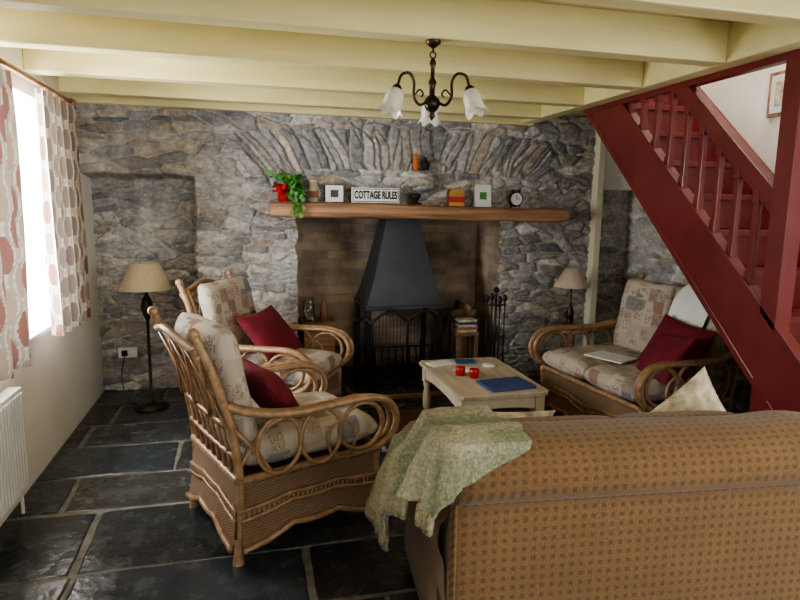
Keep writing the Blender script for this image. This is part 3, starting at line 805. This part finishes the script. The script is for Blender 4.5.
m=MB(); m.add(lathe([(.001,0),(.036,0),(.038,.10),(.03,.125),(.03,.15),(.034,.15),(.034,.165),(.001,.165)],18),0); m.add(lathe([(.0385,.03),(.0385,.08)],18),1)
m.build('storage_jar',[M_floral,M_clay],(.50,my,mz(.50)))
m=MB(); m.add(lathe([(.001,0),(.05,0),(.055,.012),(.02,.02),(.018,.035),(.045,.06),(.045,.085),(.001,.085)],18),0); m.build('candle_holder',[M_bronze],(1.31,my,mz(1.31)))
m=MB(); m.add(box(-.065,.065,-.035,.035,0,.10),0,False); m.add(box(-.067,.067,-.037,.037,.03,.075),1,False); m.add(prism([(-.07,.10),(.07,.10),(.05,.135),(-.05,.135)],'y',-.035,.035),0,False); m.build('house_shaped_tin',[M_gold,M_redp],(1.65,my,mz(1.65)),bevel=.002)
m=MB()
m.add(prism([(-.07,0),(.07,0),(.07,.18),(-.07,.18)],'y',-.001,.001),0,False,Matrix.Translation((0,-.02,0))@Matrix.Rotation(-.12,4,'X')); m.add(prism([(-.07,0),(.07,0),(.07,.178),(-.07,.178)],'y',-.001,.001),0,False,Matrix.Translation((0,.025,0))@Matrix.Rotation(.12,4,'X'))
m.add(prism([(-.03,.06),(.03,.06),(.03,.12),(-.03,.12)],'y',-.001,.001),1,False,Matrix.Translation((0,-.022,0))@Matrix.Rotation(-.12,4,'X'))
m.build('greeting_card',[M_paper,M_green],(1.885,my,mz(1.885)+.001))
m=MB(); 
M=Matrix.Translation((0,0,.067))@Matrix.Rotation(math.pi/2,4,'X')
m.add(lathe([(.001,-.02),(.06,-.02),(.063,0),(.06,.02),(.052,.022),(.051,.016)],28),0,True,M); m.add(lathe([(.001,.016),(.052,.0165)],28),1,True,M)
m.add(box(-.002,.002,-.021,-.018,.067,.10),2,False); m.add(box(0,.028,-.021,-.018,.065,.069),2,False); 
for s in (-1,1): m.add(tube([(s*.03,0,.02),(s*.045,0,0)],.006),0); m.add(ball((s*.03,0,.132),.014),0)
m.build('alarm_clock',[M_bronze,M_paper,M_blk],(2.18,my,mz(2.18)+.004))
m=MB(); m.add(lathe([(.001,0),(.045,0),(.062,.10),(.066,.11),(.055,.11),(.001,.095)],18),0)
def leaf(c,d,s,mat):
    d=Vector(d).normalized(); a=Vector((U(-1,1),U(-1,1),U(-1,1))); sd=d.cross(a).normalized(); nn=d.cross(sd)
    out=[(0,0),(.15,.35),(.45,.42),(.8,.22),(1,0),(.8,-.22),(.45,-.42),(.15,-.35)]
    c=Vector(c); m.add(([tuple(c+d*p*s+sd*q*s+nn*(-.25*abs(q)*s)) for p,q in out],[tuple(range(8))]),mat,False)
for k in range(10):
    a=U(-1.4,.35); L=U(.05,.17)
    P=cr([(0,0,.10),(.06*math.cos(a),.04*math.sin(a)-.0,.16),(.11*math.cos(a),-.05+.05*math.sin(a),.12),(.12*math.cos(a)+U(-.02,.03),-.135,.02-L*.9 if k%2 else .05)],5)
    m.add(tube(P,.003,4),1)
    for p in P[3:]: 
        leaf(p,(U(-1,1),U(-1,.2),U(-.8,.6)),U(.035,.055),1)
for k in range(34): leaf((U(-.10,.10),U(-.07,.05),U(.09,.19)),(U(-1,1),U(-1,1),U(0,1)),U(.04,.065),1)
for k in range(16): leaf((U(-.06,.02)-.01,U(-.10,-.05),U(.05,.12)),(U(-1,1),U(-1,0),U(-.3,1)),U(.03,.045),2)
m.build('trailing_potted_plant',[M_redp,M_green,M_redp],(.28,4.68,mz(.30)))
m=MB(); m.add(lathe([(.001,0),(.03,0),(.035,.05),(.012,.08),(.012,.1)],14),0); m.build('small_dark_bottle',[M_blk],(1.41,4.765,1.80))
m=MB(); m.add(lathe([(.001,0),(.02,0),(.024,.05),(.014,.09),(.018,.11),(.001,.13)],12),0); 
for s in (-1,1): m.add(tube([(0,0,.06),(s*.03,0,.09)],.006),0)
m.build('orange_figurine',[M_orange],(1.33,4.765,1.80))
# ------------------------------------------------------------ lamps
def lampshade(m,c,rt,rb,h,mat):
    m.add(lathe([(rb,0),(rt,h),(rt-.004,h),(rb-.004,0)],28,c),mat)
m=MB(); m.add(lathe([(.001,0),(.12,0),(.12,.015),(.03,.03),(.011,.05),(.011,.66),(.03,.70),(.045,.76),(.03,.82),(.012,.85),(.01,.93)],18),0); lampshade(m,(0,0,.89),.095,.18,.19,1)
for a in range(3): m.add(tube([(0,0,.93),(.09*math.cos(a*2.1),.09*math.sin(a*2.1),1.078)],.002,4),0)
m.build('floor_lamp',[M_bronze,M_shade],(-.72,4.62,0))
m=MB(); m.add(lathe([(.001,.50),(.2,.50),(.2,.475),(.001,.475)],26),0); m.add(lathe([(.03,.475),(.02,.3),(.03,.15),(.02,.1)],12),0)
for a in range(3): m.add(tube(cr([(0,0,.14),(.1*math.cos(a*2.1),.1*math.sin(a*2.1),.10),(.17*math.cos(a*2.1),.17*math.sin(a*2.1),.0)]),.013),0)
m.build('side_table',[M_wood],(2.70,4.56,0))
m=MB(); m.add(lathe([(.001,0),(.07,0),(.07,.012),(.02,.03),(.03,.08),(.035,.13),(.014,.18),(.008,.22),(.008,.36)],18),0); lampshade(m,(0,0,.35),.06,.15,.155,1)
for a in range(3): m.add(tube([(0,0,.36),(.056*math.cos(a*2.1),.056*math.sin(a*2.1),.503)],.002,4),0)
m.build('table_lamp',[M_bronze,M_shade],(2.67,4.56,.50))
# chandelier
m=MB()
m.add(lathe([(.035,0),(.035,-.012),(.012,-.03),(.006,-.03),(.006,-.05)],16),0)
m.add(tube([(.014*math.cos(a*.63),0,-.062+.014*math.sin(a*.63)) for a in range(10)],.004,5,True),0)
m.add(lathe([(.004,-.075),(.012,-.085),(.016,-.10),(.01,-.115),(.009,-.16),(.02,-.18),(.014,-.20),(.012,-.235),(.034,-.255),(.04,-.275),(.028,-.30),(.012,-.315),(.016,-.33),(.001,-.35)],18),0)
for k in range(3):
    a=math.radians(76+120*k); ca,sa=math.cos(a),math.sin(a)
    pts=[(.03,-.27),(.07,-.285),(.10,-.25),(.10,-.19),(.125,-.155),(.165,-.165),(.182,-.20),(.188,-.225)]
    m.add(tube(cr([(r*ca,r*sa,z) for r,z in pts]),.0065,7),0)
    m.add(tube(cr([(r*ca,r*sa,z) for r,z in [(.10,-.25),(.07,-.22),(.05,-.235),(.06,-.25)]]),.004,6),0)
    ax=Vector((ca*.35,sa*.35,-1)).normalized(); sdv=Vector((-sa,ca,0)); M=frame((.188*ca,.188*sa,-.222),sdv,ax.cross(sdv),ax)
    m.add(lathe([(.014,-.01),(.022,0),(.024,.018)],14),0,True,M)
    n=32; vs=[]
    pr=[(.02,.005),(.034,.02),(.042,.045),(.040,.07),(.043,.092),(.056,.112)]
    for i,(r,z) in enumerate(pr):
        for j in range(n):
            t=2*math.pi*j/n; w=(i/5)**2; rr=r*(1+.10*w*math.cos(6*t)); vs.append((rr*math.cos(t),rr*math.sin(t),z+.010*w*math.cos(6*t)))
    fs=[(i*n+j,i*n+(j+1)%n,(i+1)*n+(j+1)%n,(i+1)*n+j) for i in range(5) for j in range(n)]
    m.add((vs,fs),1,True,M); m.add(ball((0,0,.05),.02,10,1.3),1,True,M)
ch=m.build('chandelier',[M_bronze,M_tulip],(.785,2.57,BZ)); ch.scale=(.92,.92,.94)
m=MB(); m.add(box(-1.02,-.88,5.06,5.08,.28,.36),0,False); m.add(box(-.99,-.95,5.03,5.06,.30,.34),1,False)
m.add(tube(cr([(-.97,5.04,.3),(-.98,4.94,.15),(-.92,4.8,.02),(-.85,4.72,.008),(-.80,4.68,.008)]),.004,5),1)
m.build('wall_socket',[M_white,M_blk])
# ------------------------------------------------------------ lights & world
w=bpy.data.worlds.new('World'); sc.world=w; w.use_nodes=True
bg=w.node_tree.nodes['Background']; bg.inputs[0].default_value=(.94,.97,1,1); bg.inputs[1].default_value=3.2
def area(name,loc,rot,sx,sy,p,col=(1,1,1)):
    l=bpy.data.lights.new(name,'AREA'); l.shape='RECTANGLE'; l.size=sx;l.size_y=sy;l.energy=p;l.color=col
    o=bpy.data.objects.new(name,l); sc.collection.objects.link(o); o.location=loc; o.rotation_euler=rot; return o
area('window_daylight',(LX-.42,3.36,1.45),(0,-math.pi/2,0),1.25,1.38,205,(.96,.98,1))
area('rear_window_daylight',(.85,-2.0,1.45),(math.pi/2,0,0),2.6,1.1,26,(1,.99,.98))
area('side_fill_light',(RX-.02,-.45,1.45),(0,math.pi/2,0),1.25,2.0,62,(1,.99,.98))  # added fill at an unseen right-hand opening, brightens the left wall
area('stairwell_fill_light',(2.75,2.9,4.5),(0,0,0),.6,2.6,60,(1,.98,.95))  # added lamp below the closed stairwell ceiling, brightens its white walls
try: sc.view_settings.look='AgX - Medium High Contrast'
except Exception: pass
# ------------------------------------------------------------ camera
th=math.radians(14.3);ph=math.radians(8.8);ro=math.radians(.8)
F=Vector((math.sin(th)*math.cos(ph),math.cos(th)*math.cos(ph),-math.sin(ph)))
R0=Vector((math.cos(th),-math.sin(th),0)); U0=R0.cross(F)
Rr=R0*math.cos(ro)+U0*math.sin(ro); Uu=U0*math.cos(ro)-R0*math.sin(ro)
cd=bpy.data.cameras.new('camera'); cd.lens=27; cd.sensor_width=36; cd.clip_start=.05
co=bpy.data.objects.new('camera',cd); sc.collection.objects.link(co); co.matrix_world=frame((0,0,1.5),Rr,Uu,-F); sc.camera=co
